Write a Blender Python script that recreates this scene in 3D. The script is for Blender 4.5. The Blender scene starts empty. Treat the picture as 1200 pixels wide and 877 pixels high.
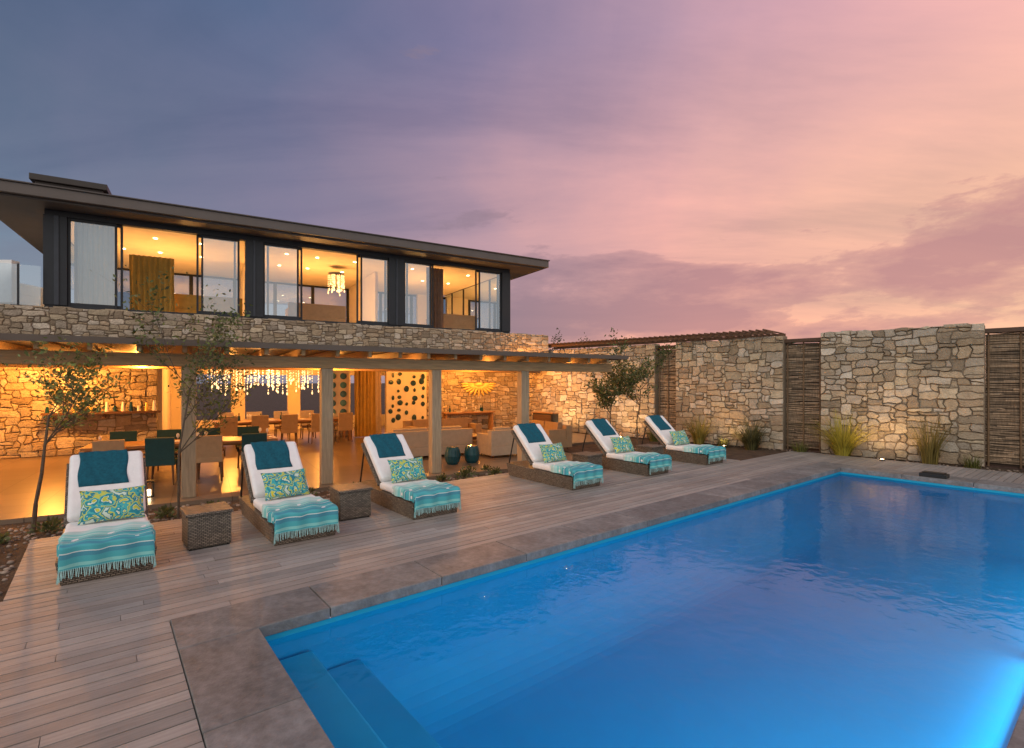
import bpy, math, random
from mathutils import Vector, Matrix, Euler
random.seed(7)
D=bpy.data; SC=bpy.context.scene
def col_link(o): SC.collection.objects.link(o)
def lin(r,g,b):
    f=lambda c:(c/255/12.92) if c/255<=.04045 else ((c/255+.055)/1.055)**2.4
    return (f(r),f(g),f(b),1)
# ------------------------------------------------------------------ materials
def newmat(name):
    m=D.materials.new(name); m.use_nodes=True
    nt=m.node_tree; nt.nodes.clear()
    out=nt.nodes.new('ShaderNodeOutputMaterial')
    return m,nt,out
def N(nt,t,**k):
    n=nt.nodes.new(t)
    for a,b in k.items():
        if hasattr(n,a): setattr(n,a,b)
        else: n.inputs[a].default_value=b
    return n
def ramp(nt,fac,stops,interp='LINEAR'):
    r=nt.nodes.new('ShaderNodeValToRGB'); r.color_ramp.interpolation=interp
    e=r.color_ramp.elements
    while len(e)<len(stops): e.new(.5)
    for i,(p,c) in enumerate(stops):
        e[i].position=p
    for i,(p,c) in enumerate(stops):
        e[i].color=c if len(c)==4 else (*c,1)
    if fac is not None: nt.links.new(fac,r.inputs[0])
    return r
def mixc(nt,a,b,fac,mode='MIX'):
    m=nt.nodes.new('ShaderNodeMix'); m.data_type='RGBA'; m.blend_type=mode
    for s,i in ((fac,0),(a,6),(b,7)):
        if hasattr(s,'is_linked') or hasattr(s,'links'): nt.links.new(s,m.inputs[i])
        else: m.inputs[i].default_value=s if i==0 else (s if len(s)==4 else (*s,1))
    return m.outputs[2]
def math_(nt,op,a,b=0,c=None,clamp=False):
    m=nt.nodes.new('ShaderNodeMath'); m.operation=op; m.use_clamp=clamp
    for s,i in ((a,0),(b,1),(c,2)):
        if s is None: continue
        if hasattr(s,'links'): nt.links.new(s,m.inputs[i])
        else: m.inputs[i].default_value=s
    return m.outputs[0]
def mat(name,c,rough=.6,var=.18,scale=6,bump=.15,bscale=60,metal=0,attr=True,emit=None,es=0,stretch=(1,1,1),spec=.4,bdist=.01,big=None):
    m,nt,out=newmat(name); L=nt.links
    tc=N(nt,'ShaderNodeTexCoord'); mp=N(nt,'ShaderNodeMapping'); mp.inputs['Scale'].default_value=stretch
    L.new(tc.outputs['Object'],mp.inputs[0])
    no=N(nt,'ShaderNodeTexNoise',Scale=scale,Detail=6,Roughness=.6); L.new(mp.outputs[0],no.inputs['Vector'])
    lo=tuple(x*(1-var) for x in c[:3]); hi=tuple(min(1,x*(1+var)) for x in c[:3])
    r=ramp(nt,no.outputs['Fac'],[(.3,lo),(.7,hi)])
    base=r.outputs[0]
    if big:
        nb_=N(nt,'ShaderNodeTexNoise',Scale=big[0],Detail=8,Roughness=.72); L.new(tc.outputs['Object'],nb_.inputs['Vector'])
        rb=ramp(nt,nb_.outputs['Fac'],[(.35,(1-big[1],)*3),(.65,(1+big[1]*.4,)*3)]); base=mixc(nt,base,rb.outputs[0],1.0,'MULTIPLY')
    if attr:
        a=N(nt,'ShaderNodeAttribute',attribute_name='Col'); base=mixc(nt,base,a.outputs['Color'],1.0,'MULTIPLY')
    p=N(nt,'ShaderNodeBsdfPrincipled'); L.new(base,p.inputs['Base Color'])
    p.inputs['Roughness'].default_value=rough; p.inputs['Metallic'].default_value=metal
    p.inputs['Specular IOR Level'].default_value=spec
    if emit: p.inputs['Emission Color'].default_value=(*emit[:3],1); p.inputs['Emission Strength'].default_value=es
    if bump:
        n2=N(nt,'ShaderNodeTexNoise',Scale=bscale,Detail=5); L.new(mp.outputs[0],n2.inputs['Vector'])
        b=N(nt,'ShaderNodeBump',Strength=bump,Distance=bdist); L.new(n2.outputs['Fac'],b.inputs['Height']); L.new(b.outputs[0],p.inputs['Normal'])
    L.new(p.outputs[0],out.inputs[0]); return m
M={}
M['stone']=mat('wall_stone',(1,1,1),.88,.3,9,1,26,bdist=.035,spec=.15)
M['mortar']=mat('mortar',(.22,.17,.12),.95,.2,20,.5,80)
M['deck']=mat('deck_timber',(1,1,1),.55,.28,6,.4,30,stretch=(.3,7,7),bdist=.004,big=(.9,.2))
M['coping']=mat('coping_stone',(1,1,1),.5,.35,14,.7,40,bdist=.008,big=(2.4,.38))
M['timber']=mat('pergola_timber',(.48,.29,.14),.6,.25,6,.3,30,stretch=(.4,5,5))
M['post']=mat('post_timber',(.38,.28,.18),.65,.25,6,.3,30,stretch=(5,5,.4))
M['roof']=mat('roof_fascia',(.13,.11,.10),.5,.08,2,.05,60)
M['frame']=mat('window_frame',(.02,.024,.032),.4,.1,5,0)
M['plaster']=mat('plaster',(.72,.62,.46),.8,.05,3,.05,60)
M['ceil']=mat('ceiling',(.75,.66,.5),.8,.04,3,0)
M['soil']=mat('soil',(.09,.06,.04),.95,.4,5,1,25,attr=False,bdist=.05)
M['pebble']=mat('pebble',(.3,.24,.2),.8,.2,9,.1)
M['white']=mat('lounger_cushion_white',(.84,.83,.83),.85,.04,10,.35,14,bdist=.025)
M['teal']=mat('towel_teal',(.006,.10,.15),.95,.25,30,.6,300)
M['beige']=mat('upholstery_beige',(.42,.28,.16),.85,.1,10,.2,150)
M['cream']=mat('upholstery_cream',(.50,.39,.28),.85,.08,10,.2,150)
M['tealchair']=mat('upholstery_teal',(.015,.06,.065),.8,.1,10,.2,150)
M['dwood']=mat('dark_wood',(.12,.06,.03),.45,.2,6,.15,40,stretch=(.5,5,5))
M['lwood']=mat('table_wood',(.33,.17,.07),.4,.2,6,.15,40,stretch=(.5,5,5))
M['curtm']=mat('curtain_mustard',(.42,.25,.05),.85,.15,6,.2,90)
M['curtw']=mat('curtain_white',(.75,.74,.7),.85,.05,6,.2,90)
M['curtb']=mat('curtain_brown',(.2,.11,.07),.85,.15,6,.2,90)
M['ceram']=mat('ceramic_teal',(.008,.045,.055),.15,.3,6,0)
M['gold']=mat('gold_leaf',(.9,.6,.15),.35,.15,10,.2,60,metal=.3)
M['bark']=mat('bark',(.11,.08,.055),.9,.3,20,.6,60)
M['bamboo']=mat('bamboo_screen',(.24,.17,.11),.7,.35,8,.4,60,stretch=(4,4,.6))
M['bead']=mat('lamp_glass',(1,.8,.5),.3,0,5,0,emit=(1,.66,.3),es=2.2,attr=False)
M['glow']=mat('downlight_glass',(1,.85,.6),.3,0,5,0,emit=(1,.75,.4),es=14,attr=False)
M['black']=mat('black_metal',(.02,.02,.02),.4,.1,5,0)
M['plate']=mat('wall_plate',(.02,.05,.06),.25,.3,6,0)
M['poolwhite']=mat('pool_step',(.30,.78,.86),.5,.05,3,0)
def leafmat(name,c):
    m,nt,out=newmat(name); L=nt.links
    a=N(nt,'ShaderNodeAttribute',attribute_name='Col'); b=mixc(nt,(*c,1),a.outputs['Color'],1.0,'MULTIPLY')
    d=N(nt,'ShaderNodeBsdfPrincipled',Roughness=.55); L.new(b,d.inputs['Base Color'])
    t=N(nt,'ShaderNodeBsdfTranslucent'); L.new(b,t.inputs[0])
    x=N(nt,'ShaderNodeMixShader',Fac=.35); L.new(d.outputs[0],x.inputs[1]); L.new(t.outputs[0],x.inputs[2]); L.new(x.outputs[0],out.inputs[0]); return m
M['leaf']=leafmat('leaf',(.10,.12,.045)); M['grass']=leafmat('grass_blade',(.24,.22,.08))
def wicker():
    m,nt,out=newmat('wicker'); L=nt.links
    tc=N(nt,'ShaderNodeTexCoord')
    bt=N(nt,'ShaderNodeTexBrick'); bt.offset=.5
    bt.inputs['Color1'].default_value=(.32,.255,.195,1); bt.inputs['Color2'].default_value=(.15,.118,.09,1); bt.inputs['Mortar'].default_value=(.02,.015,.01,1)
    bt.inputs['Scale'].default_value=14; bt.inputs['Mortar Size'].default_value=.045; bt.inputs['Brick Width'].default_value=.6; bt.inputs['Row Height'].default_value=.26
    sp=N(nt,'ShaderNodeSeparateXYZ'); L.new(tc.outputs['Object'],sp.inputs[0])
    cb=N(nt,'ShaderNodeCombineXYZ'); L.new(math_(nt,'ADD',sp.outputs[0],sp.outputs[1]),cb.inputs[0]); L.new(math_(nt,'ADD',sp.outputs[2],math_(nt,'MULTIPLY',sp.outputs[1],.3)),cb.inputs[1])
    L.new(cb.outputs[0],bt.inputs['Vector'])
    p=N(nt,'ShaderNodeBsdfPrincipled',Roughness=.5); L.new(bt.outputs['Color'],p.inputs['Base Color'])
    b=N(nt,'ShaderNodeBump',Strength=1,Distance=.008); b.invert=True; L.new(bt.outputs['Fac'],b.inputs['Height']); L.new(b.outputs[0],p.inputs['Normal'])
    L.new(p.outputs[0],out.inputs[0]); return m
M['wicker']=wicker()
def throw():
    m,nt,out=newmat('throw_stripes'); L=nt.links
    tc=N(nt,'ShaderNodeTexCoord'); sp=N(nt,'ShaderNodeSeparateXYZ'); L.new(tc.outputs['UV'],sp.inputs[0])
    T=(.02,.38,.44); T2=(.01,.25,.36); W=(.66,.76,.74); A=(.2,.58,.56); Bp=(.4,.68,.66)
    st=[(0,W),(.05,Bp),(.13,W),(.15,Bp),(.24,A),(.30,W),(.315,A),(.40,T),(.47,W),(.485,T2),(.53,T),(.60,W),(.61,T),(.68,T2),(.72,T),(.80,W),(.81,T2),(.86,T),(.93,A),(.97,T)]
    r=ramp(nt,sp.outputs[1],st,'CONSTANT')
    no=N(nt,'ShaderNodeTexNoise',Scale=350,Detail=2); L.new(tc.outputs['Object'],no.inputs['Vector'])
    c=mixc(nt,r.outputs[0],(.8,.85,.85,1),math_(nt,'MULTIPLY',no.outputs['Fac'],.15))
    p=N(nt,'ShaderNodeBsdfPrincipled',Roughness=.9); L.new(c,p.inputs['Base Color'])
    b=N(nt,'ShaderNodeBump',Strength=.4,Distance=.003); L.new(no.outputs['Fac'],b.inputs['Height']); L.new(b.outputs[0],p.inputs['Normal'])
    L.new(p.outputs[0],out.inputs[0]); return m
M['throw']=throw()
M['fringe']=mat('throw_fringe',(.35,.6,.6),.9,.3,40,0)
def pillowm():
    m,nt,out=newmat('pillow_paisley'); L=nt.links
    tc=N(nt,'ShaderNodeTexCoord')
    w=N(nt,'ShaderNodeTexNoise',Scale=9,Detail=2); L.new(tc.outputs['Object'],w.inputs['Vector'])
    v=N(nt,'ShaderNodeTexVoronoi',Scale=8.5); 
    vv=N(nt,'ShaderNodeVectorMath'); vv.operation='ADD'; L.new(tc.outputs['Object'],vv.inputs[0])
    sc=N(nt,'ShaderNodeVectorMath'); sc.operation='SCALE'; sc.inputs['Scale'].default_value=.2; L.new(w.outputs['Color'],sc.inputs[0]); L.new(sc.outputs[0],vv.inputs[1]); L.new(vv.outputs[0],v.inputs['Vector'])
    r=ramp(nt,v.outputs['Distance'],[(0,(.7,.55,.04)),(.14,(.5,.55,.08)),(.26,(.7,.76,.6)),(.32,(.02,.25,.32)),(.44,(.06,.42,.45)),(.54,(.55,.58,.10)),(.64,(.02,.22,.30)),(.76,(.6,.72,.6))],'CONSTANT')
    p=N(nt,'ShaderNodeBsdfPrincipled',Roughness=.85); L.new(r.outputs[0],p.inputs['Base Color']); L.new(p.outputs[0],out.inputs[0]); return m
M['pillow']=pillowm()
def glass():
    m,nt,out=newmat('window_glass'); L=nt.links
    f=N(nt,'ShaderNodeFresnel',IOR=1.5)
    t=N(nt,'ShaderNodeBsdfTransparent'); t.inputs[0].default_value=(.72,.80,.84,1)
    g=N(nt,'ShaderNodeBsdfGlossy',Roughness=.01); g.inputs[0].default_value=(.8,.9,1,1)
    x=N(nt,'ShaderNodeMixShader'); L.new(math_(nt,'MULTIPLY_ADD',f.outputs[0],1.3,.26,clamp=True),x.inputs[0]); L.new(t.outputs[0],x.inputs[1]); L.new(g.outputs[0],x.inputs[2]); L.new(x.outputs[0],out.inputs[0]); return m
M['glass']=glass()
def water():
    m,nt,out=newmat('pool_water'); L=nt.links
    tc=N(nt,'ShaderNodeTexCoord')
    n1=N(nt,'ShaderNodeTexNoise',Scale=5.5,Detail=3,Distortion=.3); L.new(tc.outputs['Object'],n1.inputs['Vector'])
    b=N(nt,'ShaderNodeBump',Strength=.22,Distance=.028); L.new(n1.outputs['Fac'],b.inputs['Height'])
    f=N(nt,'ShaderNodeFresnel',IOR=1.36); L.new(b.outputs[0],f.inputs['Normal'])
    t=N(nt,'ShaderNodeBsdfTransparent'); t.inputs[0].default_value=(.35,.86,1,1)
    tr=N(nt,'ShaderNodeBsdfTranslucent'); tr.inputs[0].default_value=(.0,.32,.64,1)
    d=N(nt,'ShaderNodeBsdfDiffuse'); d.inputs[0].default_value=(.0,.17,.38,1)
    x0=N(nt,'ShaderNodeMixShader',Fac=.4); L.new(tr.outputs[0],x0.inputs[1]); L.new(d.outputs[0],x0.inputs[2])
    x1=N(nt,'ShaderNodeMixShader',Fac=.36); L.new(t.outputs[0],x1.inputs[1]); L.new(x0.outputs[0],x1.inputs[2])
    g=N(nt,'ShaderNodeBsdfGlossy',Roughness=.04); L.new(b.outputs[0],g.inputs['Normal'])
    x=N(nt,'ShaderNodeMixShader'); L.new(f.outputs[0],x.inputs[0]); L.new(x1.outputs[0],x.inputs[1]); L.new(g.outputs[0],x.inputs[2]); L.new(x.outputs[0],out.inputs[0]); return m
M['water']=water()
M['shell']=mat('pool_plaster',(.008,.36,.58),.6,.04,2,0,attr=False)
def tiles():
    m,nt,out=newmat('patio_tiles'); L=nt.links
    tc=N(nt,'ShaderNodeTexCoord')
    bt=N(nt,'ShaderNodeTexBrick'); bt.offset=.0
    bt.inputs['Color1'].default_value=(.23,.165,.115,1); bt.inputs['Color2'].default_value=(.18,.13,.09,1); bt.inputs['Mortar'].default_value=(.08,.06,.04,1)
    bt.inputs['Scale'].default_value=1; bt.inputs['Mortar Size'].default_value=.007; bt.inputs['Brick Width'].default_value=.9; bt.inputs['Row Height'].default_value=.6
    L.new(tc.outputs['Object'],bt.inputs['Vector'])
    p=N(nt,'ShaderNodeBsdfPrincipled',Roughness=.3); L.new(bt.outputs['Color'],p.inputs['Base Color']); L.new(p.outputs[0],out.inputs[0]); return m
M['tile']=tiles()
# ------------------------------------------------------------------ mesh builder
class MB:
    def __init__(s): s.v=[];s.f=[];s.m=[];s.c=[];s.mats=[];s.uv=None
    def mi(s,k):
        if k not in s.mats: s.mats.append(k)
        return s.mats.index(k)
    def face(s,idx,k,c=(1,1,1)): s.f.append(tuple(idx)); s.m.append(s.mi(k)); s.c.append(c)
    def add(s,vs): n=len(s.v); s.v.extend(tuple(x) for x in vs); return n
    def box(s,c,z,k,R=None,col=(1,1,1)):
        hx,hy,hz=z[0]/2,z[1]/2,z[2]/2; vs=[]
        for a in (-1,1):
            for b in (-1,1):
                for d in (-1,1):
                    p=Vector((a*hx,b*hy,d*hz))
                    if R is not None: p=R@p
                    vs.append(p+Vector(c))
        n=s.add(vs)
        for q in ((0,1,3,2),(4,6,7,5),(0,4,5,1),(2,3,7,6),(0,2,6,4),(1,5,7,3)): s.face([n+i for i in q],k,col)
    def b2(s,x0,x1,y0,y1,z0,z1,k,col=(1,1,1)): s.box(((x0+x1)/2,(y0+y1)/2,(z0+z1)/2),(x1-x0,y1-y0,z1-z0),k,None,col)
    def tube(s,p0,p1,r0,r1,k,n=8,col=(1,1,1),caps=True):
        p0=Vector(p0);p1=Vector(p1); d=(p1-p0)
        if d.length<1e-6: return
        q=d.to_track_quat('Z','Y'); vs=[]
        for p,r in ((p0,r0),(p1,r1)):
            for i in range(n):
                a=2*math.pi*i/n; vs.append(p+q@Vector((r*math.cos(a),r*math.sin(a),0)))
        b=s.add(vs)
        for i in range(n): j=(i+1)%n; s.face((b+i,b+j,b+n+j,b+n+i),k,col)
        if caps: s.face([b+i for i in reversed(range(n))],k,col); s.face([b+n+i for i in range(n)],k,col)
    def ell(s,c,r,k,R=None,seg=14,rings=8,col=(1,1,1),pw=1.0):
        c=Vector(c); vs=[]
        sg=lambda x,p:math.copysign(abs(x)**p,x)
        for i in range(rings+1):
            t=math.pi*i/rings-math.pi/2
            for j in range(seg):
                a=2*math.pi*j/seg
                p=Vector((r[0]*sg(math.cos(t),pw)*sg(math.cos(a),pw),r[1]*sg(math.cos(t),pw)*sg(math.sin(a),pw),r[2]*sg(math.sin(t),pw)))
                if R is not None: p=R@p
                vs.append(c+p)
        b=s.add(vs)
        for i in range(rings):
            for j in range(seg):
                j2=(j+1)%seg; s.face((b+i*seg+j,b+i*seg+j2,b+(i+1)*seg+j2,b+(i+1)*seg+j),k,col)
    def grid(s,fn,nx,ny,k,col=(1,1,1)):
        vs=[fn(i/nx,j/ny) for j in range(ny+1) for i in range(nx+1)]; b=s.add(vs)
        for j in range(ny):
            for i in range(nx): a=b+j*(nx+1)+i; s.face((a,a+1,a+nx+2,a+nx+1),k,col)
    def done(s,name,parent=None,loc=(0,0,0),rz=0,bevel=0,smooth=False,uvfn=None,seg=2):
        me=D.meshes.new(name); me.from_pydata(s.v,[],s.f); 
        for k in s.mats: me.materials.append(M[k])
        me.polygons.foreach_set('material_index',s.m)
        ca=me.color_attributes.new('Col','FLOAT_COLOR','CORNER'); buf=[]
        for p,c in zip(me.polygons,s.c): buf.extend([c[0],c[1],c[2],1]*p.loop_total)
        ca.data.foreach_set('color',buf)
        if uvfn:
            uv=me.uv_layers.new(name='UVMap')
            for l in me.loops: uv.data[l.index].uv=uvfn(l.vertex_index)
        if smooth: me.polygons.foreach_set('use_smooth',[True]*len(me.polygons))
        me.update(); o=D.objects.new(name,me); col_link(o)
        o.location=loc; o.rotation_euler=(0,0,rz)
        if parent: o.parent=parent
        if bevel:
            b=o.modifiers.new('bevel','BEVEL'); b.width=bevel; b.segments=seg; b.limit_method='ANGLE'
        return o
def empty(name,loc=(0,0,0),rz=0,parent=None):
    o=D.objects.new(name,None); col_link(o); o.location=loc; o.rotation_euler=(0,0,rz); o.empty_display_size=.2
    if parent: o.parent=parent
    return o
# frames
HA=math.atan2(.515,.857); WR=Vector((-.34,20.6,0))
PA=math.atan2(.625,.781); PO=Vector((-2.055,4.152,0))
def HW(x,y,z=0): return WR+Matrix.Rotation(HA,3,'Z')@Vector((x,y,z))
def PW(x,y,z=0): return PO+Matrix.Rotation(PA,3,'Z')@Vector((x,y,z))
PAL=[(.56,.45,.32),(.48,.385,.275),(.60,.505,.39),(.42,.33,.235),(.54,.42,.29),(.60,.495,.35),(.50,.42,.33),(.64,.56,.455),(.46,.355,.24),(.62,.525,.41)]
def stones(mb,L,z0,z1,rng,pmax=.05,gapm=.008,cell=(.125,.095)):
    cw,ch=cell
    nx=max(1,round(L/cw)); nz=max(1,round((z1-z0)/ch)); cw=L/nx; ch=(z1-z0)/nz
    occ=[[0]*nx for _ in range(nz)]; jit={}
    wob=[rng.uniform(0,6.28) for _ in range(4)]
    def J(i,j):
        if (i,j) not in jit:
            x=i*cw; jx=0 if i in(0,nx) else rng.uniform(-.3,.3)*cw
            jz=0 if j==0 else rng.uniform(-.24,.24)*ch+ (0 if j==nz else .3*ch*math.sin(x*2.3+wob[0]+j*.4))
            jit[(i,j)]=(x+jx,z0+j*ch+jz)
        return jit[(i,j)]
    for j in range(nz):
        for i in range(nx):
            if occ[j][i]: continue
            w=rng.choice([1,2,2,2,3,3,4]); h=rng.choice([1,1,2,2,2,3]) 
            if w==1: h=min(h,2)
            ww=0
            while ww<w and i+ww<nx and not occ[j][i+ww]: ww+=1
            if i+ww==nx-1 and not occ[j][nx-1]: ww+=1
            h=min(h,nz-j)
            if ww==1: h=min(h,2)
            for b in range(h):
                for a in range(ww): occ[j+b][i+a]=1
            keys=[(i+a,j) for a in range(ww)]+[(i+ww,j+b) for b in range(h)]+[(i+a,j+h) for a in range(ww,0,-1)]+[(i,j+b) for b in range(h,0,-1)]
            cor={(i,j),(i+ww,j),(i+ww,j+h),(i,j+h)}
            pts=[Vector(J(*k)) for k in keys]
            cen=sum(pts,Vector((0,0)))/len(pts); p=rng.uniform(.015,pmax)
            cg={k_:rng.choice((0,.003,.006,.016)) for k_ in sorted(cor)}
            def ring(g,y,ty=None):
                r=[]
                for q,(kk,c) in enumerate(zip(keys,pts)):
                    d=cen-c; ge=g+(cg[kk] if kk in cor else 0)
                    nx_=min(ge,abs(d.x)*.7); nz_=min(ge,abs(d.y)*.7)
                    r.append((c.x+math.copysign(nx_,d.x),-y+(ty[q] if ty else 0),c.y+math.copysign(nz_,d.y)))
                return r
            base=rng.choice(PAL); k=rng.uniform(.72,1.15); c=tuple(min(1,x*k) for x in base)
            m=len(pts); tilt=(rng.uniform(-.07,.07),rng.uniform(-.09,.09))
            ty=[max(-.02,min(.02,(q-cen).x*tilt[0]+(q-cen).y*tilt[1]+rng.uniform(-.004,.004))) for q in pts]
            n=mb.add(ring(gapm,-.03)+ring(gapm,p*.55)+ring(gapm+.012,p,ty))
            for a in range(m):
                b=(a+1)%m
                mb.face((n+a,n+b,n+m+b,n+m+a),'stone',c); mb.face((n+m+a,n+m+b,n+2*m+b,n+2*m+a),'stone',c)
            cc=mb.add([(cen.x,-p-.004,cen.y)])
            for a in range(m): mb.face((n+2*m+a,n+2*m+(a+1)%m,cc),'stone',c)
def stone_wall(name,loc,rz,L,z0,z1,th,seed,parent=None,pmax=.05,top=True,**k):
    mb=MB(); rng=random.Random(seed)
    mb.b2(0,L,0,th,z0,z1-.05,'mortar')
    stones(mb,L,z0,z1,rng,pmax,**k)
    if top:
        x=0
        while x<L-.05:
            w=min(rng.uniform(.2,.5),L-x); c=rng.choice(PAL)
            mb.b2(x+.006,x+w-.006,.032,th-.01,z1-.12,z1+rng.uniform(-.03,.03),'stone',c); x+=w
    return mb.done(name,parent,loc,rz)
# ------------------------------------------------------------------ world sky
w=D.worlds.new('World'); SC.world=w; w.use_nodes=True; nt=w.node_tree; nt.nodes.clear(); L=nt.links
out=N(nt,'ShaderNodeOutputWorld'); tc=N(nt,'ShaderNodeTexCoord')
nv=N(nt,'ShaderNodeVectorMath'); nv.operation='NORMALIZE'; L.new(tc.outputs['Generated'],nv.inputs[0])
sp=N(nt,'ShaderNodeSeparateXYZ'); L.new(nv.outputs[0],sp.inputs[0]); X,Y,Z=sp.outputs
fx=math_(nt,'MULTIPLY_ADD',X,.625,.5,clamp=True)
def P(s): return .5+s*.625
wn=N(nt,'ShaderNodeTexNoise',Scale=1.9,Detail=7,Roughness=.55,Distortion=.4); L.new(nv.outputs[0],wn.inputs['Vector'])
fxw=math_(nt,'ADD',fx,math_(nt,'MULTIPLY_ADD',wn.outputs['Fac'],.34,-.17),clamp=True)
hi=ramp(nt,fxw,[(P(-.7),lin(64,88,118)),(P(-.35),lin(92,108,142)),(P(0),lin(136,128,160)),(P(.3),lin(190,156,174)),(P(.7),lin(238,180,182))])
mid=ramp(nt,fxw,[(P(-.7),lin(98,116,142)),(P(-.35),lin(134,126,152)),(P(0),lin(184,150,162)),(P(.3),lin(238,178,168)),(P(.7),lin(255,200,166))])
low=ramp(nt,fx,[(P(-.75),lin(150,172,188)),(P(-.4),lin(154,152,166)),(P(0),lin(196,150,150)),(P(.3),lin(250,180,156)),(P(.7),lin(255,198,164))])
zm=ramp(nt,Z,[(.05,(0,0,0)),(.25,(1,1,1))]); zh=ramp(nt,Z,[(.26,(0,0,0)),(.55,(1,1,1))])
c=mixc(nt,low.outputs[0],mid.outputs[0],zm.outputs[0]); c=mixc(nt,c,hi.outputs[0],zh.outputs[0])
zi=math_(nt,'ADD',math_(nt,'MAXIMUM',Z,0),.14)
cb=N(nt,'ShaderNodeCombineXYZ'); L.new(math_(nt,'DIVIDE',X,zi),cb.inputs[0]); L.new(math_(nt,'DIVIDE',Y,zi),cb.inputs[1]); cb.inputs[2].default_value=3.7
mp=N(nt,'ShaderNodeMapping'); mp.inputs['Rotation'].default_value=(0,0,.9); mp.inputs['Scale'].default_value=(.45,1.5,1); L.new(cb.outputs[0],mp.inputs[0])
veil=N(nt,'ShaderNodeTexNoise',Scale=.8,Detail=9,Roughness=.6,Distortion=.8); L.new(mp.outputs[0],veil.inputs['Vector'])
vr=ramp(nt,veil.outputs['Fac'],[(.36,(.78,.80,.86)),(.5,(.97,.95,.96)),(.66,(1.14,1.07,1.02))])
c=mixc(nt,c,vr.outputs[0],1.0,'MULTIPLY')
mp2=N(nt,'ShaderNodeMapping'); mp2.inputs['Scale'].default_value=(1.5,1.5,5.2); mp2.inputs['Location'].default_value=(1.35,.2,.1); L.new(nv.outputs[0],mp2.inputs[0])
cl=N(nt,'ShaderNodeTexNoise',Scale=2.3,Detail=11,Roughness=.62,Distortion=.15); L.new(mp2.outputs[0],cl.inputs['Vector'])
bank=ramp(nt,Z,[(.0,(.22,.22,.22)),(.07,(.15,.15,.15)),(.13,(.31,.31,.31)),(.2,(.30,.30,.30)),(.26,(.19,.19,.19)),(.34,(.03,.03,.03))])
cv=math_(nt,'SUBTRACT',math_(nt,'ADD',cl.outputs['Fac'],bank.outputs[0]),.13)
cm=ramp(nt,cv,[(.55,(0,0,0)),(.60,(.55,.55,.55)),(.72,(1,1,1))])
fac=math_(nt,'MULTIPLY',cm.outputs[0],.8)
cc=ramp(nt,fx,[(P(-.6),lin(118,124,144)),(P(0),lin(148,122,136)),(P(.35),lin(176,128,136)),(P(.7),lin(188,134,138))])
c=mixc(nt,c,cc.outputs[0],fac)
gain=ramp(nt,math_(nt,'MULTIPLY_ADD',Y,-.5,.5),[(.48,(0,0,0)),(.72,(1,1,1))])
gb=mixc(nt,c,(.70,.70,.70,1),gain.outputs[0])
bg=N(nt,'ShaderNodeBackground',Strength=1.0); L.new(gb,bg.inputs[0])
sky=N(nt,'ShaderNodeTexSky'); sky.sky_type='NISHITA'; sky.sun_disc=False; sky.sun_elevation=math.radians(3); sky.sun_rotation=math.radians(150)
bg2=N(nt,'ShaderNodeBackground',Strength=.01); L.new(sky.outputs[0],bg2.inputs[0])
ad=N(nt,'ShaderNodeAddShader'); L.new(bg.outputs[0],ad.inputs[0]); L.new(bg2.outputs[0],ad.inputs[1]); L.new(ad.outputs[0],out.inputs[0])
s=D.lights.new('dusk_sun','SUN'); s.energy=.95; s.angle=math.radians(35); s.color=(1,.87,.74)
so=D.objects.new('dusk_sun',s); col_link(so); so.rotation_euler=Vector((.55,1,-.7)).to_track_quat('-Z','Y').to_euler()
# ------------------------------------------------------------------ ground
PU,PV=12.43,-4.03
mb=MB(); B=900
xs=[-B,-.3,PU+.3,B]; ys=[-B,PV-.3,.3,B]
b=mb.add([(x,y,-.07) for y in ys for x in xs])
for j in range(3):
    for i in range(3):
        if i==1 and j==1: continue
        a=b+j*4+i; mb.face((a,a+1,a+5,a+4),'soil')
mb.done('ground',None,PO,PA)
# ------------------------------------------------------------------ deck
def boards(name,regs,wd=.11,gap=.012,seed=1):
    mb=MB(); rng=random.Random(seed)
    for (u0,u1,v0,v1) in regs:
        n=round((v1-v0)/(wd+gap)); st=(v1-v0)/n
        for i in range(n):
            y0=v0+i*st; x=u0-rng.uniform(0,2.5)
            while x<u1:
                l=rng.uniform(2.2,4.2); a=max(x,u0); e=min(x+l,u1)
                if e-a>.03:
                    k=rng.uniform(.8,1.14); t=rng.uniform(-.012,.018)
                    cc=(.395*k+t,.362*k,.338*k-t*.5)
                    mb.b2(a+.002,e-.002,y0+gap/2,y0+st-gap/2,-.03,0+rng.uniform(-.0015,.0015),'deck',cc)
                x+=l
    return mb.done(name,None,PO,PA)
boards('timber_deck',[(-9,14.75,.62,2.02),(-9,-.55,-6.5,.62),(PU+.62,14.75,-8,.62),(-.55,PU+.62,-6.5,PV-.62),(-1.7,11.75,2.05,4.35)])
mb=MB(); rng=random.Random(3)
def cope(u0,u1,v0,v1,ax):
    a,e=(u0,u1) if ax==0 else (v0,v1); x=a
    n=max(1,round((e-a)/1.15)); st=(e-a)/n
    for i in range(n):
        k=rng.uniform(.84,1.16); c=(.262*k,.262*k,.262*k)
        if ax==0: mb.b2(a+i*st+.004,a+(i+1)*st-.004,v0,v1,-.085,.012,'coping',c)
        else: mb.b2(u0,u1,a+i*st+.004,a+(i+1)*st-.004,-.085,.012,'coping',c)
cope(-.55,PU+.62,.0,.615,0); cope(-.545,0,PV-.62,-.003,1); cope(PU,PU+.615,PV-.62,-.003,1); cope(.003,PU-.003,PV-.615,PV,0)
mb.done('pool_coping',None,PO,PA,bevel=.008)
mb=MB(); mb.b2(PU+.06,PU+.34,-1.9,-1.45,.012,.09,'black'); mb.b2(PU+.1,PU+.3,-1.86,-1.49,.09,.11,'black'); mb.done('pool_skimmer',None,PO,PA,bevel=.006)
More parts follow.
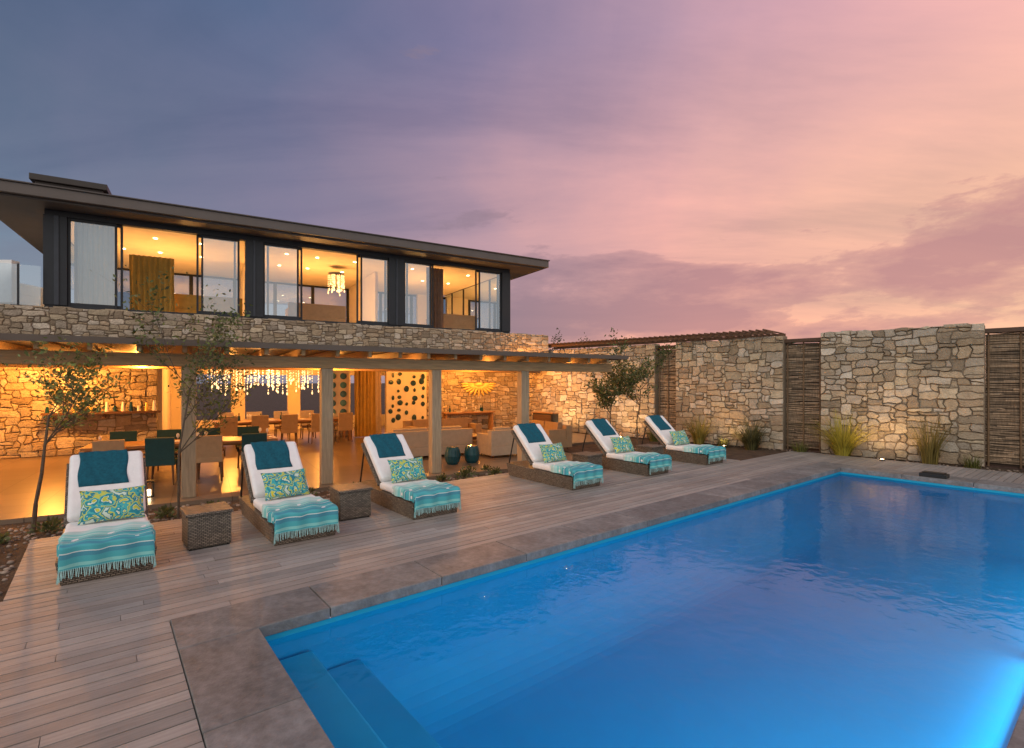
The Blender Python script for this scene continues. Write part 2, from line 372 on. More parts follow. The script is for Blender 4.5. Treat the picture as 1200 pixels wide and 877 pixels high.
# pool shell
pool=empty('swimming_pool',PO,PA)
mb=MB(); dz=-1.25
x0,x1,y0,y1=-.012,PU+.012,PV-.012,.012
R=.5
prof=[(0,-.086)]+[(R-R*math.cos(a*math.pi/16),dz+R-R*math.sin(a*math.pi/16)) for a in range(9)]
loops=[]
for off,z in prof: loops.append([(x0+off,y0+off,z),(x1-off,y0+off,z),(x1-off,y1-off,z),(x0+off,y1-off,z)])
for a in range(len(loops)-1):
    A=mb.add(loops[a]+loops[a+1])
    for i in range(4): j=(i+1)%4; mb.face((A+i,A+j,A+4+j,A+4+i),'shell')
n=mb.add(loops[-1]); mb.face((n,n+1,n+2,n+3),'shell')
mb.done('shell',pool,smooth=False)
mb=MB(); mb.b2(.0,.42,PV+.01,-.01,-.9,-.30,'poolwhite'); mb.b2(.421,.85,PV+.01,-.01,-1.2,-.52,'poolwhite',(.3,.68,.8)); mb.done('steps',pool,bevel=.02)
mb=MB(); n=mb.add([(x0,y0,-.13),(x1,y0,-.13),(x1,y1,-.13),(x0,y1,-.13)]); mb.face((n,n+1,n+2,n+3),'water'); mb.done('water',pool)
def light(name,kind,loc,power,color,size=.1,parent=None,rot=None,**k):
    l=D.lights.new(name,kind); l.energy=power; l.color=color
    if kind=='AREA': l.shape='RECTANGLE'; l.size=size; l.size_y=k.get('sy',size)
    elif kind=='SPOT': l.shadow_soft_size=size; l.spot_size=k.get('ang',1.6); l.spot_blend=.8
    else: l.shadow_soft_size=size
    o=D.objects.new(name,l); col_link(o); o.location=loc
    if rot is not None: o.rotation_euler=rot
    if parent: o.parent=parent
    return o
for x,wd,p in ((2.3,4.4,78),(6.4,3.4,26),(10,3.4,34)):
    light('pool_lamp','AREA',(x,PV+.03,-.22),p,(.35,.86,1),wd,pool,(math.radians(80),0,0),sy=.1)
# ------------------------------------------------------------------ house
house=empty('stone_house',WR,HA)
XL,XR=-13.9,.15; ZF,ZC=3.98,6.38
mb=MB()
mb.b2(-20,1.9,0,7,3.7,ZF-.02,'plaster'); mb.done('upper_floor_slab',house)
stone_wall('parapet_stone',(-22,-.28,0),0,24,2.72,3.96,.27,11,house,pmax=.04,cell=(.11,.075))
mb=MB(); mb.b2(-15.3,1.55,-.95,7.2,6.6,6.86,'roof'); mb.b2(-15.15,1.4,-.8,7.05,6.54,6.598,'roof',(.8,.8,.8)); mb.b2(-15.34,1.59,-.99,7.24,6.862,6.9,'roof',(.7,.7,.7))
mb.b2(-14.1,-12.7,.0,1.6,6.9,7.25,'roof',(.6,.6,.6)); mb.b2(-14.2,-12.6,-.1,1.7,7.25,7.41,'roof',(.4,.4,.4)); mb.done('flat_roof',house,bevel=.01)
mb=MB()
mb.b2(XL,XR,.02,6.9,ZC+.02,6.52,'ceil'); mb.done('upper_ceiling',house)
mb=MB()
mb.b2(XL,XR+.1,-.08,.12,ZC,6.538,'frame'); mb.b2(XL,XR+.1,-.08,.12,3.962,4.03,'frame')
for a,b_ in ((-13.92,-13.44),(-9.24,-8.74),(-4.73,-4.16),(-.12,.25)): mb.b2(a,b_,-.12,.2,4.03,ZC,'frame'); 
for a,b_ in ((-13.7,-13.6),(-9.02,-8.96),(-4.48,-4.42)): mb.b2(a,b_,-.15,-.12,4.03,ZC,'frame',(2,2,2))
gl=MB()
def panel(a,b_,y,fr=.055,g=True):
    mb.b2(a,a+fr,y-.03,y+.03,4.03,ZC,'frame'); mb.b2(b_-fr,b_,y-.03,y+.03,4.03,ZC,'frame')
    mb.b2(a+fr,b_-fr,y-.03,y+.03,4.03,4.12,'frame'); mb.b2(a+fr,b_-fr,y-.03,y+.03,ZC-.07,ZC,'frame')
    if g: 
        n=gl.add([(a+fr,y,4.12),(b_-fr,y,4.12),(b_-fr,y,ZC-.07),(a+fr,y,ZC-.07)]); gl.face((n,n+1,n+2,n+3),'glass')
for s0 in (-13.44,-8.74,-4.16):
    panel(s0,s0+1.05,0); panel(s0+.12,s0+1.17,.07,g=False); panel(s0+3.04,s0+4.05,0); panel(s0+2.92,s0+3.95,.07,g=False)
nb=9; wd=(XR-XL)/nb
for i in range(nb): panel(XL+i*wd,XL+(i+1)*wd,6.8,.07)
for k in range(5):
    y=.2+k*1.3
    for X_ in (XL-.03,XR+.05):
        mb.b2(X_-.03,X_+.03,y,y+.07,4.03,ZC,'frame'); 
for X_ in (XL-.03,XR+.05): n=gl.add([(X_,.2,4.03),(X_,6.7,4.03),(X_,6.7,ZC),(X_,.2,ZC)]); gl.face((n,n+1,n+2,n+3),'glass')
mb.done('window_frames',house,bevel=.004,seg=1); gl.done('window_glass',house)
mb=MB()
mb.b2(-9.05,-8.9,3.4,6.7,4,ZC+.01,'plaster'); mb.b2(-4.5,-4.4,2.4,6.7,4,ZC+.01,'plaster'); mb.b2(-1.2,.0,6.5,6.7,4,ZC+.01,'plaster')
mb.done('upper_partitions',house)
def curtain(name,a,b_,y,z0,z1,k,fold=.09,amp=.05):
    m=MB(); n=int((b_-a)/fold)*4
    m.grid(lambda u,v:(a+(b_-a)*u+.01*math.sin(v*5+u*20),y+amp*math.sin(u*(b_-a)/fold*2*math.pi)*(1-.3*v),z0+(z1-z0)*v),n,6,k)
    return m.done(name,house,smooth=True)
curtain('curtain_white',-13.35,-12.45,.3,4.05,ZC-.02,'curtw',.11)
curtain('curtain_mustard',-12.2,-11.1,.8,4.05,5.75,'curtm',.13,.07)
curtain('curtain_brown',-3.15,-2.45,.35,4.05,ZC-.05,'curtb',.13,.06)
mb=MB()
for x in (-12.6,-11.6,-10.4,-7.9,-6.9,-5.6,-3.4,-2.2,-1.0):
    for y in (1.2,3.2): mb.tube((x,y,ZC+.012),(x,y,ZC+.005),.055,.055,'glow',10)
mb.done('downlights',house)
for x,p in ((-11.4,230),(-6.8,230),(-2.2,230)):
    light('room_fill_light','POINT',(x,2.6,4.33),p,(1,.48,.14),.15,house)  # unseen fill points added behind the parapet to brighten the upper ceiling
def sofa(name,parent,loc,rz,w=2.0,d=.9,k='cream',h=.78):
    m=MB()
    m.b2(-w/2,w/2,-d/2,d/2,.06,.3,k); m.b2(-w/2,w/2,d/2-.22,d/2+.001,.3,h,k)
    for sx in (-1,1): m.b2(*(sorted((sx*w/2,sx*(w/2-.2)))),-d/2+.001,d/2-.23,.3,.6,k)
    n=max(1,round((w-.4)/.8)); cw=(w-.42)/n
    for i in range(n):
        cx=-w/2+.21+cw*(i+.5); m.box((cx,-.1,.38),(cw-.02,d-.28,.16),k); m.box((cx,d/2-.3,.6),(cw-.04,.16,.36),k,Euler((-.15,0,0)).to_matrix())
    for a in (-1,1):
        for b in (-1,1): m.tube((a*(w/2-.1),b*(d/2-.1),0),(a*(w/2-.1),b*(d/2-.1),.07),.025,.025,'dwood')
    return m.done(name,parent,loc,rz,bevel=.045,seg=3)
up=[(-10.2,1.5,3.14,'curtm'),(-6.9,1.5,3.14,'beige'),(-1.6,1.5,3.14,'beige')]
for x,y,r,k in up: sofa('upper_sofa',house,(x,y,ZF),r,1.9,.9,k,.75)
sofa('terrace_sofa',house,(-15.1,.9,ZF),2.6,1.9,1.0,'white',1.15)
mb=MB(); n=mb.add([(-20,-.19,3.97),(-13.95,-.19,3.97),(-13.95,-.19,5.0),(-20,-.19,5.0)]); mb.face((n,n+1,n+2,n+3),'glass')
for x in (-19.9,-18,-16.2,-14.4): mb.b2(x,x+.04,-.21,-.17,3.97,5.02,'frame')
mb.done('terrace_balustrade',house)
def chandelier(name,parent,loc,R,H,n,seed):
    m=MB(); rng=random.Random(seed); m.tube((0,0,H+.01),(0,0,H+.12),.01,.01,'black')
    for i in range(n):
        a=rng.uniform(0,6.28); r=R[0]*math.sqrt(rng.random()); x=r*math.cos(a); y=R[1]/R[0]*r*math.sin(a)
        l=H*rng.uniform(.35,1.0); m.tube((x,y,H-l),(x,y,H+.1),.0015,.0015,'black',3,caps=False)
        z=H
        while z>H-l:
            q=rng.uniform(.009,.017); m.ell((x,y,z),(q,q,q*1.7),'bead',seg=5,rings=4); z-=rng.uniform(.06,.11)
        q=.022; m.ell((x,y,H-l),(q,q,q*2.2),'bead',seg=6,rings=4)
    m.ell((0,0,H+.1),(R[0],R[1],.012),'black',seg=20,rings=4)
    return m.done(name,parent,loc)
chandelier('upper_chandelier',house,(-6.0,2.4,5.35),(.3,.3),.7,30,5)
# ground floor shell
mb=MB(); mb.b2(-20,2.2,0,7,2.76,2.9,'ceil'); mb.done('ground_ceiling',house)
stone_wall('interior_stone_wall_west',(-18.5,.4,0),0,7.0,0,2.76,.3,21,house,top=False)
stone_wall('interior_stone_wall_east',(-2.9,1.58,0),0,5.0,0,2.9,.3,22,house,top=False)
mb=MB()
mb.b2(-4.51,-2.93,.9,1.1,0,2.76,'plaster'); mb.b2(-2.95,-2.9,1.1,1.6,0,2.76,'plaster')
mb.b2(-6.5,-5.7,1.6,1.75,0,2.76,'plaster')
mb.b2(-11.5,-2.9,5.6,5.75,0,.5,'plaster'); mb.b2(-11.5,-2.9,5.6,5.75,2.3,2.76,'plaster'); 
for x in (-11.5,-9.4,-7.3,-5.2): mb.b2(x,x+.5,5.6,5.75,.5,2.3,'plaster')
mb.b2(-11.55,-11.4,.7,5.6,0,2.76,'plaster')
mb.done('ground_walls',house)
mb=MB(); rng=random.Random(8)
for i in range(5):
    for j in range(7):
        if rng.random()<.12: continue
        x=-4.32+i*.3+rng.uniform(-.07,.07); z=.62+j*.27+rng.uniform(-.07,.07); r=rng.uniform(.07,.14)
        mb.ell((x,.885,z),(r*rng.uniform(.6,1.1),.012,r*rng.uniform(.7,1.15)),'plate',seg=12,rings=6)
for i in range(2):
    for j in range(5):
        mb.ell((-6.3+i*.38,1.58,.9+j*.33),(.12,.012,.12),'ceram',seg=12,rings=6,col=(8,4,4) if (i+j)%2 else (14,6,5))
mb.done('wall_plates',house,smooth=True)
curtain('curtain_ground',-5.69,-4.93,.9,.02,2.7,'curtm',.13,.05)
curtain('curtain_ground_cream',-4.9,-4.6,1.2,.02,2.7,'cream',.13,.05)
mb=MB()
for i in range(13):
    a=math.radians(180+i*180/12)
    for rr in (.4,.68):
        cx,cz=rr*.95*math.cos(a),rr*.55*math.sin(a)
        mb.ell((cx,0,cz+.15),(.19,.02,.05),'gold',Matrix.Rotation(-math.atan2(cz,cx),3,'Y'),seg=8,rings=6)
mb.ell((0,-.01,.12),(.22,.03,.1),'gold'); mb.done('gold_wall_art',house,(-.35,1.48,1.78),0,smooth=True)
# pergola
mb=MB()
PX=[-17.45,-15.15,-12.85,-10.55,-8.25,-5.95,-3.65]
for x in PX[3:]+[PX[0]]:
    mb.b2(x-.11,x+.11,-7.37,-7.15,.0,2.268,'post')
mb.done('pergola_posts',house,bevel=.012)
mb=MB()
mb.b2(-20,-.85,-7.34,-7.18,2.27,2.49,'timber'); mb.b2(-20,-.85,-3.9,-3.74,2.3,2.49,'timber')
x=-19.9
while x<-.8:
    mb.b2(x-.035,x+.035,-7.68,-.02,2.492,2.64,'timber',(random.uniform(.8,1.15),)*3); x+=.62
mb.done('pergola_rafters',house,bevel=.008,seg=1)
mb=MB(); mb.b2(-20,-.72,-7.78,-.3,2.642,2.69,'roof'); mb.b2(-20.01,-.7,-7.81,-7.782,2.6,2.70,'roof',(.9,.8,.7)); mb.b2(-.718,-.69,-7.78,-.3,2.6,2.7,'roof'); mb.done('pergola_roof',house)
mb=MB(); mb.b2(-20,-1.5,-7.65,7,-.12,.0,'tile'); mb.b2(-1.5,2.2,-4.5,7,-.12,-.002,'tile'); mb.done('patio_floor',house)
WL=(1,.38,.065)
for x,y,p in ((-16.6,-.8,430),(-13.6,-.8,430),(-11.5,-4.0,180),(-7.5,-4.4,160),(-9.5,2.5,280),(-6.3,2.8,240),(-4.0,-.8,120),(-1.6,.0,200),(.8,-.7,200),(-13.8,-5.9,100),(-3.4,-4.6,110)):
    light('ground_fill_light','POINT',(x,y,2.44),p,WL,.06,house)  # added fill points, kept out of view above the beam's sightline
for x in (-12.5,-9.4,-6.8,-4.6,-2.0): light('rafter_fill_light','POINT',(x,-6.85,2.40),13,(1,.48,.13),.03,house)  # unseen points added behind the front beam so the rafters glow
# ------------------------------------------------------------------ right boundary wall
Q0=Vector((11.45,12.4,0)); WD=Vector((-.72,.694,0)).normalized(); WA=math.atan2(-WD.y,-WD.x)
def QW(s,off=0,z=0):
    n=Vector((-WD.y,WD.x,0)); n=-n if n.y>0 else n
    return Q0+WD*s+n*off+Vector((0,0,z))
bw=empty('boundary_wall')
for i,(a,b_,zt) in enumerate(((0,3.49,3.43),(4.48,7.94,3.38),(8.73,15.2,3.36),(-9,-1.25,3.46))):
    stone_wall('stone_panel_%d'%i,QW(b_),WA,b_-a,-.06,zt,.4,31+i,bw,pmax=.08)
for a,b_ in ((3.49,4.48),(7.94,8.73),(-1.25,0)):
    m=MB(); Ln=b_-a; rng=random.Random(int(a*10)+99)
    m.b2(0.01,Ln-.01,.3,.34,-.05,3.15,'dwood',(.4,.4,.4))
    z=.05
    while z<3.2:
        r=rng.uniform(.012,.024); 
        sp_=[(.005)]+sorted(rng.uniform(.1,Ln-.1) for _ in range(2))+[Ln-.005]
        zz=[z+rng.uniform(-.015,.015) for _ in sp_]
        for q in range(3): m.tube((sp_[q],.24,zz[q]),(sp_[q+1],.24,zz[q+1]),r,r*.9,'bamboo',6,(rng.uniform(.45,1.5),)*3)
        z+=r*2.0
    for x in (.06,Ln/2,Ln-.06): m.tube((x,.2,-.05),(x,.2,3.2),.022,.02,'bamboo',8,(.7,.6,.5))
    m.b2(-.02,Ln+.02,.08,.36,3.2,3.3,'dwood',(.7,.7,.7))
    m.done('bamboo_screen',None,QW(b_),WA)
m=MB()
m.b2(0,9.5,-.25,-.15,3.47,3.55,'dwood'); m.b2(0,9.5,.9,1.0,3.47,3.55,'dwood')
x=.1
rng=random.Random(5)
while x<9.4: m.tube((x,-.5,3.58),(x+rng.uniform(-.05,.05),1.5,3.6),.03,.025,'dwood',6); x+=.2
m.done('canopy_timbers',None,QW(14.2),WA)
def uplight(loc,pw,tgt):
    e=empty('garden_uplight',loc); m=MB(); m.tube((0,0,-.05),(0,0,.05),.045,.055,'black',12); m.tube((0,0,.05),(0,0,.09),.055,.05,'black',12,caps=False); m.done('fixture',e)
    d=(Vector(tgt)-Vector(loc)).normalized()
    light('lamp','SPOT',(0,0,.07),pw,(1,.62,.3),.04,e,d.to_track_quat('-Z','Y').to_euler(),ang=2.5)
for s_,p in ((1.9,115),(5.9,95),(9.6,150),(12.4,200),(-2.0,60)):
    uplight(QW(s_,.95,-.05),p,QW(s_,0,1.8))
# ------------------------------------------------------------------ loungers
def lounger(u0,seed):
    rng=random.Random(seed)
    e=empty('sun_lounger',PW(u0+.4,2.12),PA+rng.uniform(-.02,.02))
    th=math.radians(43+rng.uniform(-1.5,1.5)); R=Euler((th,0,0)).to_matrix(); hy,hz=1.18,.36
    def bp(t,off,x=0): return (x,hy+t*math.cos(th)-off*math.sin(th),hz+t*math.sin(th)+off*math.cos(th))
    m=MB()
    n=m.add([(-.37,.03,0),(.37,.03,0),(.37,1.95,0),(-.37,1.95,0),(-.41,0,.24),(.41,0,.24),(.41,2.0,.27),(-.41,2.0,.27)])
    for q_ in ((0,3,2,1),(4,5,6,7),(0,1,5,4),(1,2,6,5),(2,3,7,6),(3,0,4,7)): m.face([n+i for i in q_],'wicker')
    m.box(bp(.44,-.03),(.8,.92,.05),'wicker',R)
    for x in (-.385,.385): m.tube(bp(.75,-.05,x),(x,1.93,.27),.015,.015,'black')
    m.done('wicker_frame',e,bevel=.02)
    m=MB(); m.box((0,.6,.32),(.76,1.18,.12),'white'); m.box(bp(.47,.06),(.74,.96,.12),'white',R); m.done('cushion',e,bevel=.045,seg=4,smooth=False)
    m=MB(); tx=rng.uniform(-.04,.04)
    def tw(u,v):
        x=tx-.24+.48*u+.01*math.sin(v*9+seed); t=.42+v*.64
        if t<.955: p=bp(t,.128+.006*math.sin(u*18+v*7+seed),x)
        else:
            k=t-.955; p=bp(.955+.012,.12-k*1.4,x)
        return p
    m.grid(tw,16,24,'teal'); tow=m.done('towel',e,smooth=True); sd=tow.modifiers.new('s','SOLIDIFY'); sd.thickness=.014
    m=MB(); pr=Euler((math.radians(62),0,rng.uniform(-.12,.12))).to_matrix(); pc=Vector((rng.uniform(-.05,.05),.98,.565))
    W_,H_,T_=.31,.20,.085
    for sgn in (1,-1):
        def pf(u,v,sgn=sgn):
            a=2*u-1;b=2*v-1; t=T_*((1-a**4)*(1-b**4))**.6*sgn
            px=a*W_*(1-.07*(1-b*b)*abs(a)); py=b*H_*(1-.09*(1-a*a)*abs(b))
            return tuple(pc+pr@Vector((px,py,t)))
        m.grid(pf,18,14,'pillow')
    m.done('pillow',e,smooth=True)
    m=MB(); NX,NY=40,50; ph=rng.uniform(0,6)
    top=.388; ln=rng.uniform(.60,.72); sk=rng.uniform(-.08,.08)
    def tf(u,v):
        a=(u-.5)*1.0; b=v*(ln+.24); x=a; z=top+.009*math.sin(u*23+ph+v*4)+.009*math.sin(v*14+u*5+ph)+.008
        if abs(a)>.385: x=math.copysign(.392+.014*math.sin(v*20+ph),a); z=top-(abs(a)-.385)-.004
        y=ln-b+.02*math.sin(u*5+ph)*(1-v)+sk*(u-.5)*(1-v)
        if b>ln+.015: y=-.035-.014*math.sin(u*26+ph); z=min(z,top)-(b-ln-.015)
        elif b>ln-.02: z-=.012
        if abs(a)>.385 and b>ln+.015: x=math.copysign(.385,a); z=top-(b-ln)-.02
        return (x,y,z)
    m.grid(tf,NX,NY,'throw'); uvs=[((i%(NX+1))/NX,(i//(NX+1))/NY) for i in range(len(m.v))]
    o=m.done('throw',e,smooth=True,uvfn=lambda i:uvs[i])
    m=MB()
    for i in range(70):
        u=i/69; p=Vector(tf(u,1)); d=rng.uniform(-.012,.012); l=rng.uniform(.06,.09)
        w_=.0035; n=m.add([p+Vector((-w_,0,.01)),p+Vector((w_,0,.01)),p+Vector((w_+d,-.01,-l)),p+Vector((-w_+d,-.01,-l))]); m.face((n,n+1,n+2,n+3),'fringe')
    m.done('fringe',e)
for i,u0 in enumerate((-1.34,.62,2.5,5.75,8.0,10.3)): lounger(u0,40+i)
def side_table(u,v,r=0):
    m=MB(); m.b2(-.23,.23,-.23,.23,.02,.40,'wicker'); m.b2(-.25,.25,-.25,.25,.402,.44,'wicker')
    for a in (-1,1):
        for b in (-1,1): m.tube((a*.2,b*.2,0),(a*.2,b*.2,.025),.02,.02,'black')
    m.done('wicker_side_table',None,PW(u,v),PA+r,bevel=.012)
side_table(.02,2.8,.03); side_table(1.9,2.95,-.02); side_table(7.3,3.2,.02); side_table(9.55,3.2)
# ------------------------------------------------------------------ furniture
def chair(name,loc,rz,k='beige',h=.92,leg='dwood'):
    m=MB(); m.box((0,0,.44),(.48,.48,.1),k); m.box((0,.22,.7),(.47,.08,h-.46),k,Euler((-.1,0,0)).to_matrix())
    for a in (-1,1):
        for b in (-1,1): m.tube((a*.2,b*.2,.4),(a*.22,b*.22,0),.022,.016,leg)
        m.box((a*.25,.02,.62),(.04,.42,.04),leg); m.tube((a*.25,-.17,.44),(a*.25,-.17,.61),.016,.016,leg)
    return m.done(name,None,loc,rz,bevel=.02)
def table(name,loc,rz,w,d,h,k,items=True,seed=1):
    e=empty(name,loc,rz); m=MB(); m.box((0,0,h-.03),(w,d,.06),k)
    for a in (-1,1):
        for b in (-1,1): m.box((a*(w/2-.1),b*(d/2-.1),h/2-.03),(.09,.09,h-.06),k)
    m.box((0,0,h-.1),(w-.25,.05,.08),k); m.done('table_frame',e,bevel=.008)
    if items:
        rng=random.Random(seed); m=MB()
        for i in range(int(w*4)):
            x=rng.uniform(-w/2+.15,w/2-.15); y=rng.uniform(-d/2+.1,d/2-.1); t=rng.random()
            if t<.5: m.tube((x,y,h),(x,y,h+.1),.004,.004,'curtw',5); m.ell((x,y,h+.14),(.03,.03,.05),'curtw',seg=8,rings=6)
            elif t<.8: m.tube((x,y,h),(x,y,h+.015),.11,.12,'white',14)
            else: m.tube((x,y,h),(x,y,h+.16),.045,.035,'ceram',10); m.tube((x,y,h+.16),(x,y,h+.25),.015,.018,'ceram',8)
        m.done('tableware',e)
    return e
tc_=Vector((-6.9,10.9,0)); h_=Vector((.857,.515,0)); n_=Vector((-.515,.857,0))
table('patio_dining_table',tc_,HA,3.4,1.0,.75,'lwood',seed=2)
for i in range(4):
    chair('patio_chair',tc_+h_*(-1.2+i*.8)-n_*.75,HA+math.pi+random.uniform(-.15,.15),'tealchair' if i%2 else 'beige'); chair('patio_chair',tc_+h_*(-1.2+i*.8)+n_*.75,HA+random.uniform(-.15,.15),'tealchair')
c0=HW(-8.0,.7)
table('dining_table',c0,HA,4.2,1.1,.75,'lwood',seed=3)
for i in range(5):
    chair('dining_chair',c0+h_*(-1.7+i*.85)-n_*.85,HA+math.pi+random.uniform(-.12,.12),'beige',1.02); chair('dining_chair',c0+h_*(-1.7+i*.85)+n_*.85,HA,'cream',1.02)
chandelier('glass_chandelier',None,HW(-8.6,.3,1.62),(2.0,.4),.85,80,9)
bpy.data.objects['glass_chandelier'].rotation_euler=(0,0,HA)
light('chandelier_lamp','POINT',HW(-8.6,.3,2.4),60,(1,.6,.25),.06)
sofa('living_sofa',None,(-2.35,13.9,0),HA+math.pi,2.4,.9,'cream',.72)
sofa('living_armchair',None,(-.35,14.0,0),HA+math.pi,.95,.85,'cream',.72)
sofa('living_armchair',None,(.95,15.9,0),HA-math.pi/2,1.9,.85,'beige',.7)
sofa('living_sofa',None,HW(-3.6,-2.2),HA,2.4,.9,'beige',.75)
table('coffee_table',HW(-3.4,-3.8),HA,1.4,.8,.38,'dwood',True,7)
table('console_table',HW(-.95,1.25),HA,2.3,.42,.78,'lwood',True,6)
m=MB(); m.b2(-.5,.5,-.2,.2,.1,.75,'black'); m.b2(-.45,.45,-.215,-.2,.15,.7,'dwood'); m.b2(-.55,.55,-.22,.22,.75,.79,'lwood')
for a in (-.45,.45): m.b2(a-.03,a+.03,-.15,.15,0,.1,'black')
m.done('side_cabinet',None,(1.35,20.6,0),WA+.0,bevel=.006)
def stool(x,y):
    m=MB(); pr=[(.13,0),(.17,.06),(.2,.2),(.17,.36),(.14,.42),(.0,.43)]
    for (r0,z0),(r1,z1) in zip(pr,pr[1:]): m.tube((0,0,z0),(0,0,z1),r0,r1,'ceram',20,(1.5,1.5,1.5),caps=False)
    m.done('ceramic_stool',None,(x,y,0),0,smooth=True)
stool(-1.45,12.5); stool(-1.0,12.75); stool(-5.1,10.7)
m=MB(); m.box((0,0,0),(2.6,.3,.06),'dwood'); rng=random.Random(4)
for i in range(14):
    x=-1.2+i*.18; hh=rng.uniform(.12,.3); m.tube((x,0,.03),(x,0,.03+hh),.05,.03,rng.choice(['ceram','white','gold']),10)
for x in (-1.1,0,1.1): m.b2(x-.02,x+.02,-.1,.15,-.15,-.03,'dwood')
m.done('wall_shelf',None,HW(-12.7,.18,1.15),HA)
for x,y in ((-6.35,8.95),(-8.2,9.6)):
    m=MB(); m.b2(-.08,.08,-.08,.08,0,.02,'black'); m.b2(-.08,.08,-.08,.08,.26,.28,'black'); m.tube((0,0,.02),(0,0,.12),.03,.03,'glow',8)
    for a in (-.07,.07):
        for b in (-.07,.07): m.b2(a-.006,a+.006,b-.006,b+.006,.02,.26,'black')
    m.done('candle_lantern',None,(x,y,0),HA)
# ------------------------------------------------------------------ vegetation
def tree(name,loc,height,seed,spread=.9,leafn=22,r0=.045,lean=(0,0),lc=1.0,start=.3,leafs=.06,trunk=.72,keep=1.0):
    rng=random.Random(seed); m=MB()
    def leaf(p,sz):
        if rng.random()>keep: return
        d=Vector((rng.uniform(-1,1),rng.uniform(-1,1),rng.uniform(-.3,1))).normalized(); s_=d.orthogonal().normalized(); s_.rotate(Matrix.Rotation(rng.uniform(0,6.28),3,d))
        k=rng.uniform(.5,1.8)*lc; c=(k*rng.uniform(.8,1.3),k,k*rng.uniform(.6,1))
        n=m.add([p,p+d*sz*.5+s_*sz*.24,p+d*sz,p+d*sz*.5-s_*sz*.24]); m.face((n,n+1,n+2,n+3),'leaf',c)
    def br(p,d,l,r,dep):
        segs=4; q_=p.copy()
        for i in range(segs):
            d2=(d+Vector((rng.uniform(-.22,.22),rng.uniform(-.22,.22),rng.uniform(-.05,.2)))).normalized(); nq=q_+d2*l/segs
            ra=r*(1-.45*i/segs); rb=r*(1-.45*(i+1)/segs); m.tube(q_,nq,ra,rb,'bark',6 if dep<2 else 4,caps=False)
            if dep>=2:
                for _ in range(leafn//6+1):
                    leaf(q_.lerp(nq,rng.random())+Vector([rng.uniform(-.05,.05) for _ in range(3)]),leafs*rng.uniform(.7,1.4))
            if dep<3 and (dep>0 or i>=segs*start):
                for _ in range(2):
                    a=rng.uniform(0,6.28); nd=(d2*.55+Vector((math.cos(a),math.sin(a),rng.uniform(.0,.5)))*spread).normalized()
                    br(nq,nd,l*rng.uniform(.42,.62),rb*.6,dep+1)
            q_=nq; d=d2
        if dep>=1:
            for _ in range(leafn//2): leaf(q_+Vector((rng.gauss(0,.06),rng.gauss(0,.06),rng.gauss(0,.06))),leafs*rng.uniform(.7,1.4))
    br(Vector((0,0,0)),Vector((lean[0],lean[1],1)).normalized(),height*trunk,r0,0)
    return m.done(name,None,loc)
tree('olive_tree',(-6.55,7.0,-.07),2.25,3,1.0,10,.028,(.2,0),1.8,keep=.42,leafs=.065)
tree('olive_tree',(-5.05,7.75,-.07),2.9,11,.5,6,.020,(.02,0),1.2,start=.2,trunk=.68,keep=.34,leafs=.065)
tree('olive_tree',(2.6,14.1,-.07),2.2,5,.85,14,.026,(.05,0),1.0,leafs=.08,keep=.36)
tree('olive_tree',(3.75,15.0,-.07),2.6,8,.8,14,.026,(0,0),1.0,leafs=.08,keep=.35)
def tuft(name,loc,n,Lh,seed,c=(1,1,1),wd=.009,arch=.6,k='grass'):
    rng=random.Random(seed); m=MB()
    for i in range(n):
        a=rng.uniform(0,6.28); r=rng.random()**.5*.16; p=Vector((r*math.cos(a),r*math.sin(a),0)); l=Lh*rng.uniform(.5,1.1)
        out_=Vector((math.cos(a+rng.uniform(-.5,.5)),math.sin(a+rng.uniform(-.5,.5)),0)); tl=rng.uniform(.1,arch); sd=Vector((-out_.y,out_.x,0))*wd
        kk=rng.uniform(.5,1.5); cc=tuple(x*kk for x in c); pts=[]
        for j in range(5):
            t=j/4; q_=p+out_*(tl*l*t**1.6)+Vector((0,0,l*t*(1-.35*tl*t))); ww=sd*(1-t*.9); pts+= [q_-ww,q_+ww]
        b=m.add(pts)
        for j in range(4): m.face((b+2*j,b+2*j+1,b+2*j+3,b+2*j+2),k,cc)
    return m.done(name,None,loc)
for s_,n_b,lh,sd,c,ar in ((1.0,220,1.4,1,(1,.85,.65),.6),(2.85,520,1.4,2,(1.9,1.8,.7),1.1),(5.25,460,1.2,3,(.5,.55,.6),1.2),(6.9,240,1.15,4,(1.2,1.1,.65),.8),(-1.0,160,.6,5,(.6,.6,.5),.8),(8.5,180,.7,6,(.6,.7,.5),.8),(3.9,160,.45,12,(.6,.7,.5),.8),(0.2,120,.4,13,(.6,.7,.5),.8),(6.1,140,.4,14,(.6,.7,.5),.8)):
    tuft('ornamental_grass',QW(s_,.5,-.07),n_b,lh,sd,c,arch=ar)
rng=random.Random(17)
def bed_plant(p,sz,seed):
    r=random.Random(seed); m=MB()
    for i in range(90):
        a=r.uniform(0,6.28); el=r.uniform(.1,1.4); d=Vector((math.cos(a)*math.cos(el),math.sin(a)*math.cos(el),math.sin(el))); st=d*r.uniform(.2,1)*sz; s_=d.orthogonal().normalized()*.018; k=r.uniform(.5,1.6)
        n=m.add([st,st+d*.03+s_,st+d*.07,st+d*.03-s_]); m.face((n,n+1,n+2,n+3),'leaf',(k,k,k))
        if i%4==0: m.tube((0,0,0),st,.003,.002,'bark',3,caps=False)
    m.done('ground_cover_plant',None,p)
for i in range(26):
    u=rng.uniform(-2.5,12.5); v=rng.uniform(4.5,5.0); bed_plant(PW(u,v,-.07),rng.uniform(.08,.2),i)
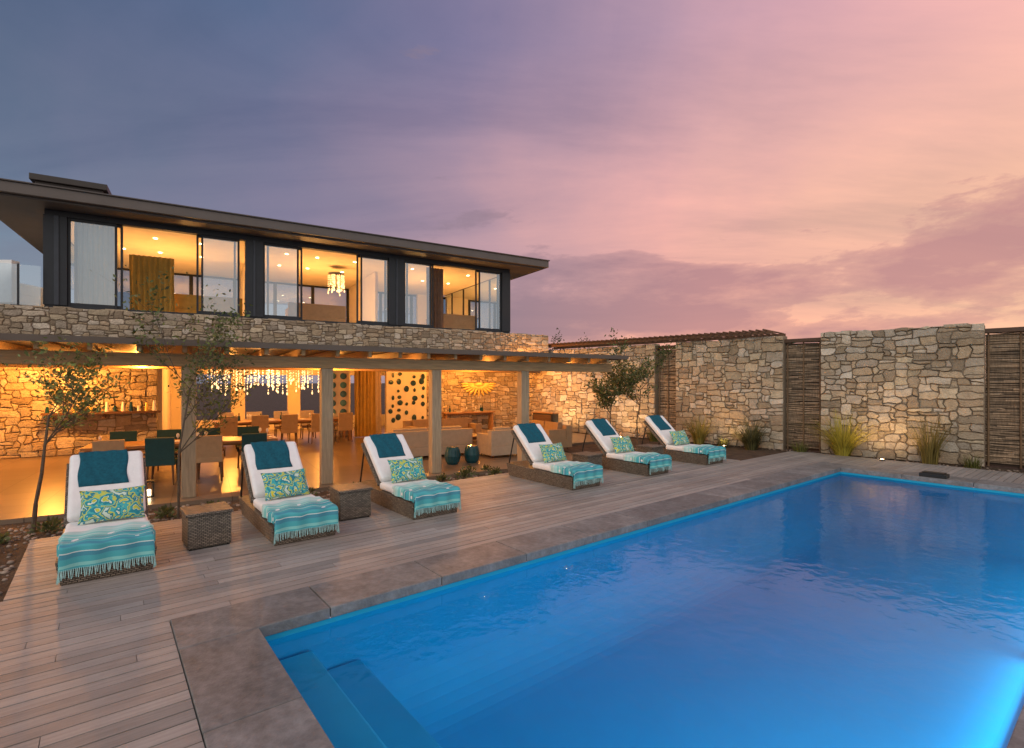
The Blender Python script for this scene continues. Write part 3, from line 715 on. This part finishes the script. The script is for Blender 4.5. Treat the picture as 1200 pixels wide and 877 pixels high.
for i in range(10): bed_plant(PW(rng.uniform(-3.8,-1.9),rng.uniform(2.3,5.2),-.07),rng.uniform(.12,.3),100+i)
m=MB()
for i in range(2600):
    if i<1700: u=rng.uniform(-3.5,12.6); v=rng.uniform(4.38,5.6)
    elif i<2300: u=rng.uniform(-4.5,-1.75); v=rng.uniform(2.08,5)
    else: u=rng.uniform(14.8,15.6); v=rng.uniform(-4,5)
    r=rng.uniform(.012,.04); k=rng.uniform(.5,1.5); p=PW(u,v,-.065)
    m.ell(p,(r,r*rng.uniform(.6,1),r*.6),'pebble',seg=6,rings=4,col=(k,k*.95,k*.9))
m.done('pebbles',None,smooth=True)
def bush(name,loc,r,seed,n=900):
    rg=random.Random(seed); m=MB()
    for _ in range(14):
        a=rg.uniform(0,6.28); m.tube((0,0,0),(r[0]*.7*math.cos(a),r[1]*.7*math.sin(a),r[2]*rg.uniform(.6,1.3)),.03,.01,'bark',4)
    for i in range(n):
        d=Vector((rg.gauss(0,1),rg.gauss(0,1),rg.gauss(0,1))).normalized(); k=rg.uniform(.55,1.05)*(1+.2*math.sin(d.x*7+seed)+.15*math.sin(d.y*9)); p=Vector((d.x*r[0]*k,d.y*r[1]*k,r[2]+d.z*r[2]*k))
        t=Vector((rg.uniform(-1,1),rg.uniform(-1,1),rg.uniform(-1,1))).normalized(); s_=t.orthogonal().normalized(); q=rg.uniform(.5,1.2)
        b=m.add([p,p+t*.08+s_*.035,p+t*.16,p+t*.08-s_*.035]); m.face((b,b+1,b+2,b+3),'leaf',(q,q,q))
    m.done(name,None,loc)
bush('shrub',(2.2,26.5,0),(1.2,1,2.05),1,3500); bush('shrub',(4.0,28,0),(1.4,1,2.0),2,3500)
# ------------------------------------------------------------------ camera
cam=D.cameras.new('camera'); co=D.objects.new('camera',cam); col_link(co); co.location=(0,0,2.0); co.rotation_euler=(math.radians(90),0,0)
cam.lens=18; cam.sensor_width=36; cam.shift_y=.0079; cam.clip_start=.05; cam.clip_end=3000
SC.camera=co
SC.view_settings.view_transform='Standard'; SC.view_settings.look='None'; SC.view_settings.exposure=0
